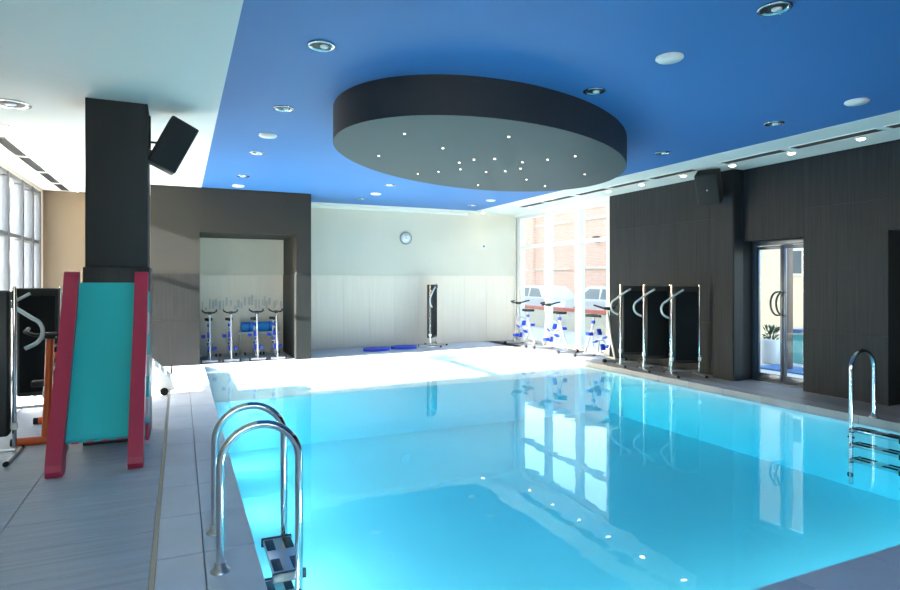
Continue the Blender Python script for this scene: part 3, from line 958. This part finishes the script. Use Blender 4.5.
bb = thing('brick_building', 'brick building seen through the window wall', 'building', (18.2, 30, -.12))
MB().box((0, -14, 0), (6, 22, 5.3)).build('wall', 'brick', bb)
MB().box((-.15, -14.1, 5.3), (6.1, 22.1, 5.5)).build('parapet', 'render_cream', bb)
for k in range(9):
    MB().box((-.18, -13.5 + k * 4, 0), (0, -13.0 + k * 4, 5.3)).build('pilaster', 'brick', bb)
for k in range(4):
    lm_ = MB().bbox((-.30, -7.2 + k * 4, 3.45), (-.0, -6.95 + k * 4, 3.75), .03).build('wall_lamp', 'brown', bb)
for z_ in (2.2, 4.6):
    MB().box((-.06, -14, z_), (0, 22, z_ + .12)).build('string_course', 'render_cream', bb)

pp = thing('terrace_parapet', 'white terrace wall with a coral red rail outside the window', 'wall', (11.6, 18, -.12))
MB().box((-.1, -5, 0), (.1, 8, .62)).build('wall', 'render_cream', pp)
MB().bbox((-.14, -5, .62), (.14, 8, .74), .02).build('rail', 'coral', pp)

def car(label, loc, rotz):
    c_ = thing('car', label, 'car', loc, rotz, 'cars parked by the brick building')
    lower = [(-2.05, .25), (-2.1, .55), (-2.0, .80), (-1.3, .90), (1.5, .92), (1.95, .82), (2.05, .5), (2.0, .25)]
    MB().prism(lower, 'x', -.85, .85).build('body', 'car', c_)
    cab = MB()
    a_ = [(-1.35, .90), (-.75, 1.38), (.75, 1.42), (1.6, .92)]
    vs = [(-.80, *a_[0]), (-.66, *a_[1]), (-.66, *a_[2]), (-.80, *a_[3]), (.80, *a_[0]), (.66, *a_[1]), (.66, *a_[2]), (.80, *a_[3])]
    cab.add(vs, [(0, 1, 2, 3), (4, 7, 6, 5), (0, 4, 5, 1), (1, 5, 6, 2), (2, 6, 7, 3)])
    o_ = cab.build('cabin', 'car', c_)
    for s_ in (-1, 1):
        for (p_, q_) in (((-1.05, .95), (-.70, 1.30)), ((.0, .95), (.05, 1.32))):
            w2 = [(p_[0], p_[1]), (q_[0], q_[1]), (q_[0] + .62, 1.33), (p_[0] + 1.0 if p_[0] < -.5 else 1.25, .95)]
            off = lambda z: s_ * (.80 - .14 * (z - .90) / .5 + .006)
            MB().add([(off(z), y, z) for y, z in w2] + [(off(z) - s_ * .01, y, z) for y, z in w2], [(0, 1, 2, 3), (4, 5, 6, 7), (0, 1, 5, 4), (1, 2, 6, 5), (2, 3, 7, 6), (3, 0, 4, 7)]).build('side_window', 'car_glass', o_)
        for y in (-1.3, 1.3):
            MB().lathe([(.0, -.1), (.30, -.1), (.32, -.06), (.32, .06), (.30, .1), (0, .1)], 20, Matrix.Translation((s_ * .80, y, .32)) @ Matrix.Rotation(R(90), 4, 'Y')).build('wheel', 'rubber', c_)
    return c_
car('silver car parked outside the middle of the window wall', (14.6, 22.2, -.12), 0)
car('silver car parked outside nearer the dark clad wall', (14.6, 17.4, -.12), 0)

# terrace seen through the glass door
# (house, post, planter, basin and mat stand on the paving)
cw = thing('cream_house', 'cream rendered house wall seen through the glass door', 'house', (13.6, 9.0, -.12))
MB().box((0, -3.5, 0), (3, 2.6, 4.6)).build('wall', 'render_cream', cw)
for z in (1.1, 2.2, 3.3):
    MB().box((-.012, -3.5, z), (0, 2.6, z + .03)).build('band', 'terrace', cw)
wdw = MB().box((-.04, .45, 1.75), (-.005, .90, 2.4)).build('window_frame', 'frame_white', cw)
MB().box((-.05, .50, 1.80), (-.041, .85, 2.35)).build('pane', 'window_dark', wdw)
bp_ = thing('terrace_post', 'brown steel post standing outside the glass door', 'post', (10.05, 7.32, -.12))
MB().bbox((-.07, -.07, .02), (.07, .07, 3.0), .01).build('post', 'brown', bp_)
MB().box((-.12, -.12, 0), (.12, .12, .02)).build('base_plate', 'brown', bp_)
pl = thing('planter', 'round white planter with a dark shrub outside the glass door', 'planter', (10.6, 8.05, -.12))
MB().lathe([(.26, 0), (.30, .04), (.32, .62), (.30, .64), (.27, .60), (0, .58)], 24).build('pot', 'white_plastic', pl)
lf_ = MB()
rn = random.Random(5)
for k in range(70):
    a, e_ = rn.uniform(0, 2 * PI), rn.uniform(.2, 1.4)
    r0 = rn.uniform(.08, .26)
    c = Vector((r0 * math.cos(a), r0 * math.sin(a), .64 + rn.uniform(0, .32)))
    d1 = Vector((math.cos(a) * math.cos(e_), math.sin(a) * math.cos(e_), math.sin(e_))) * .10
    d2 = d1.cross(Vector((rn.uniform(-1, 1), rn.uniform(-1, 1), rn.uniform(-1, 1)))).normalized() * .03
    lf_.add([c - d1, c + d2, c + d1, c - d2], [(0, 1, 2, 3)])
tag(lf_.build('foliage', 'leaf', pl), kind='stuff')
pl.scale = (.6, .6, .75)
op = thing('outdoor_pool_wall', 'low turquoise tiled basin wall outside the glass door', 'basin', (11.2, 7.0, -.12))
MB().bbox((-.2, -2.0, 0), (.2, .9, .62), .02).build('wall', 'turquoise_wall', op)
MB().bbox((-.24, -2.0, .62), (.24, .9, .68), .01).build('rim', 'deep_blue', op)
mt_ = tag(MB().bbox((-.35, -.9, 0), (.35, .9, .03), .01).build('ground_mat', 'deep_blue', None, (10.1, 6.9, -.12)), 'flat blue mat on the terrace outside the glass door', 'mat')

ob = thing('office_block', 'pale office block beyond the left windows', 'building', (-14, 60, -.12))
MB().box((-7, -6, 0), (7, 6, 15)).build('wall', 'pale_building', ob)
for fz in range(5):
    for k in range(6):
        MB().box((-6.4 + k * 2.2, -6.04, 1.0 + fz * 2.9), (-4.9 + k * 2.2, -6.0, 2.8 + fz * 2.9)).build('window_pane', 'window_dark', ob)
    MB().box((-7.1, -6.2, 3.3 + fz * 2.9), (7.1, -6.0, 3.5 + fz * 2.9)).build('ledge', 'frame_white', ob)
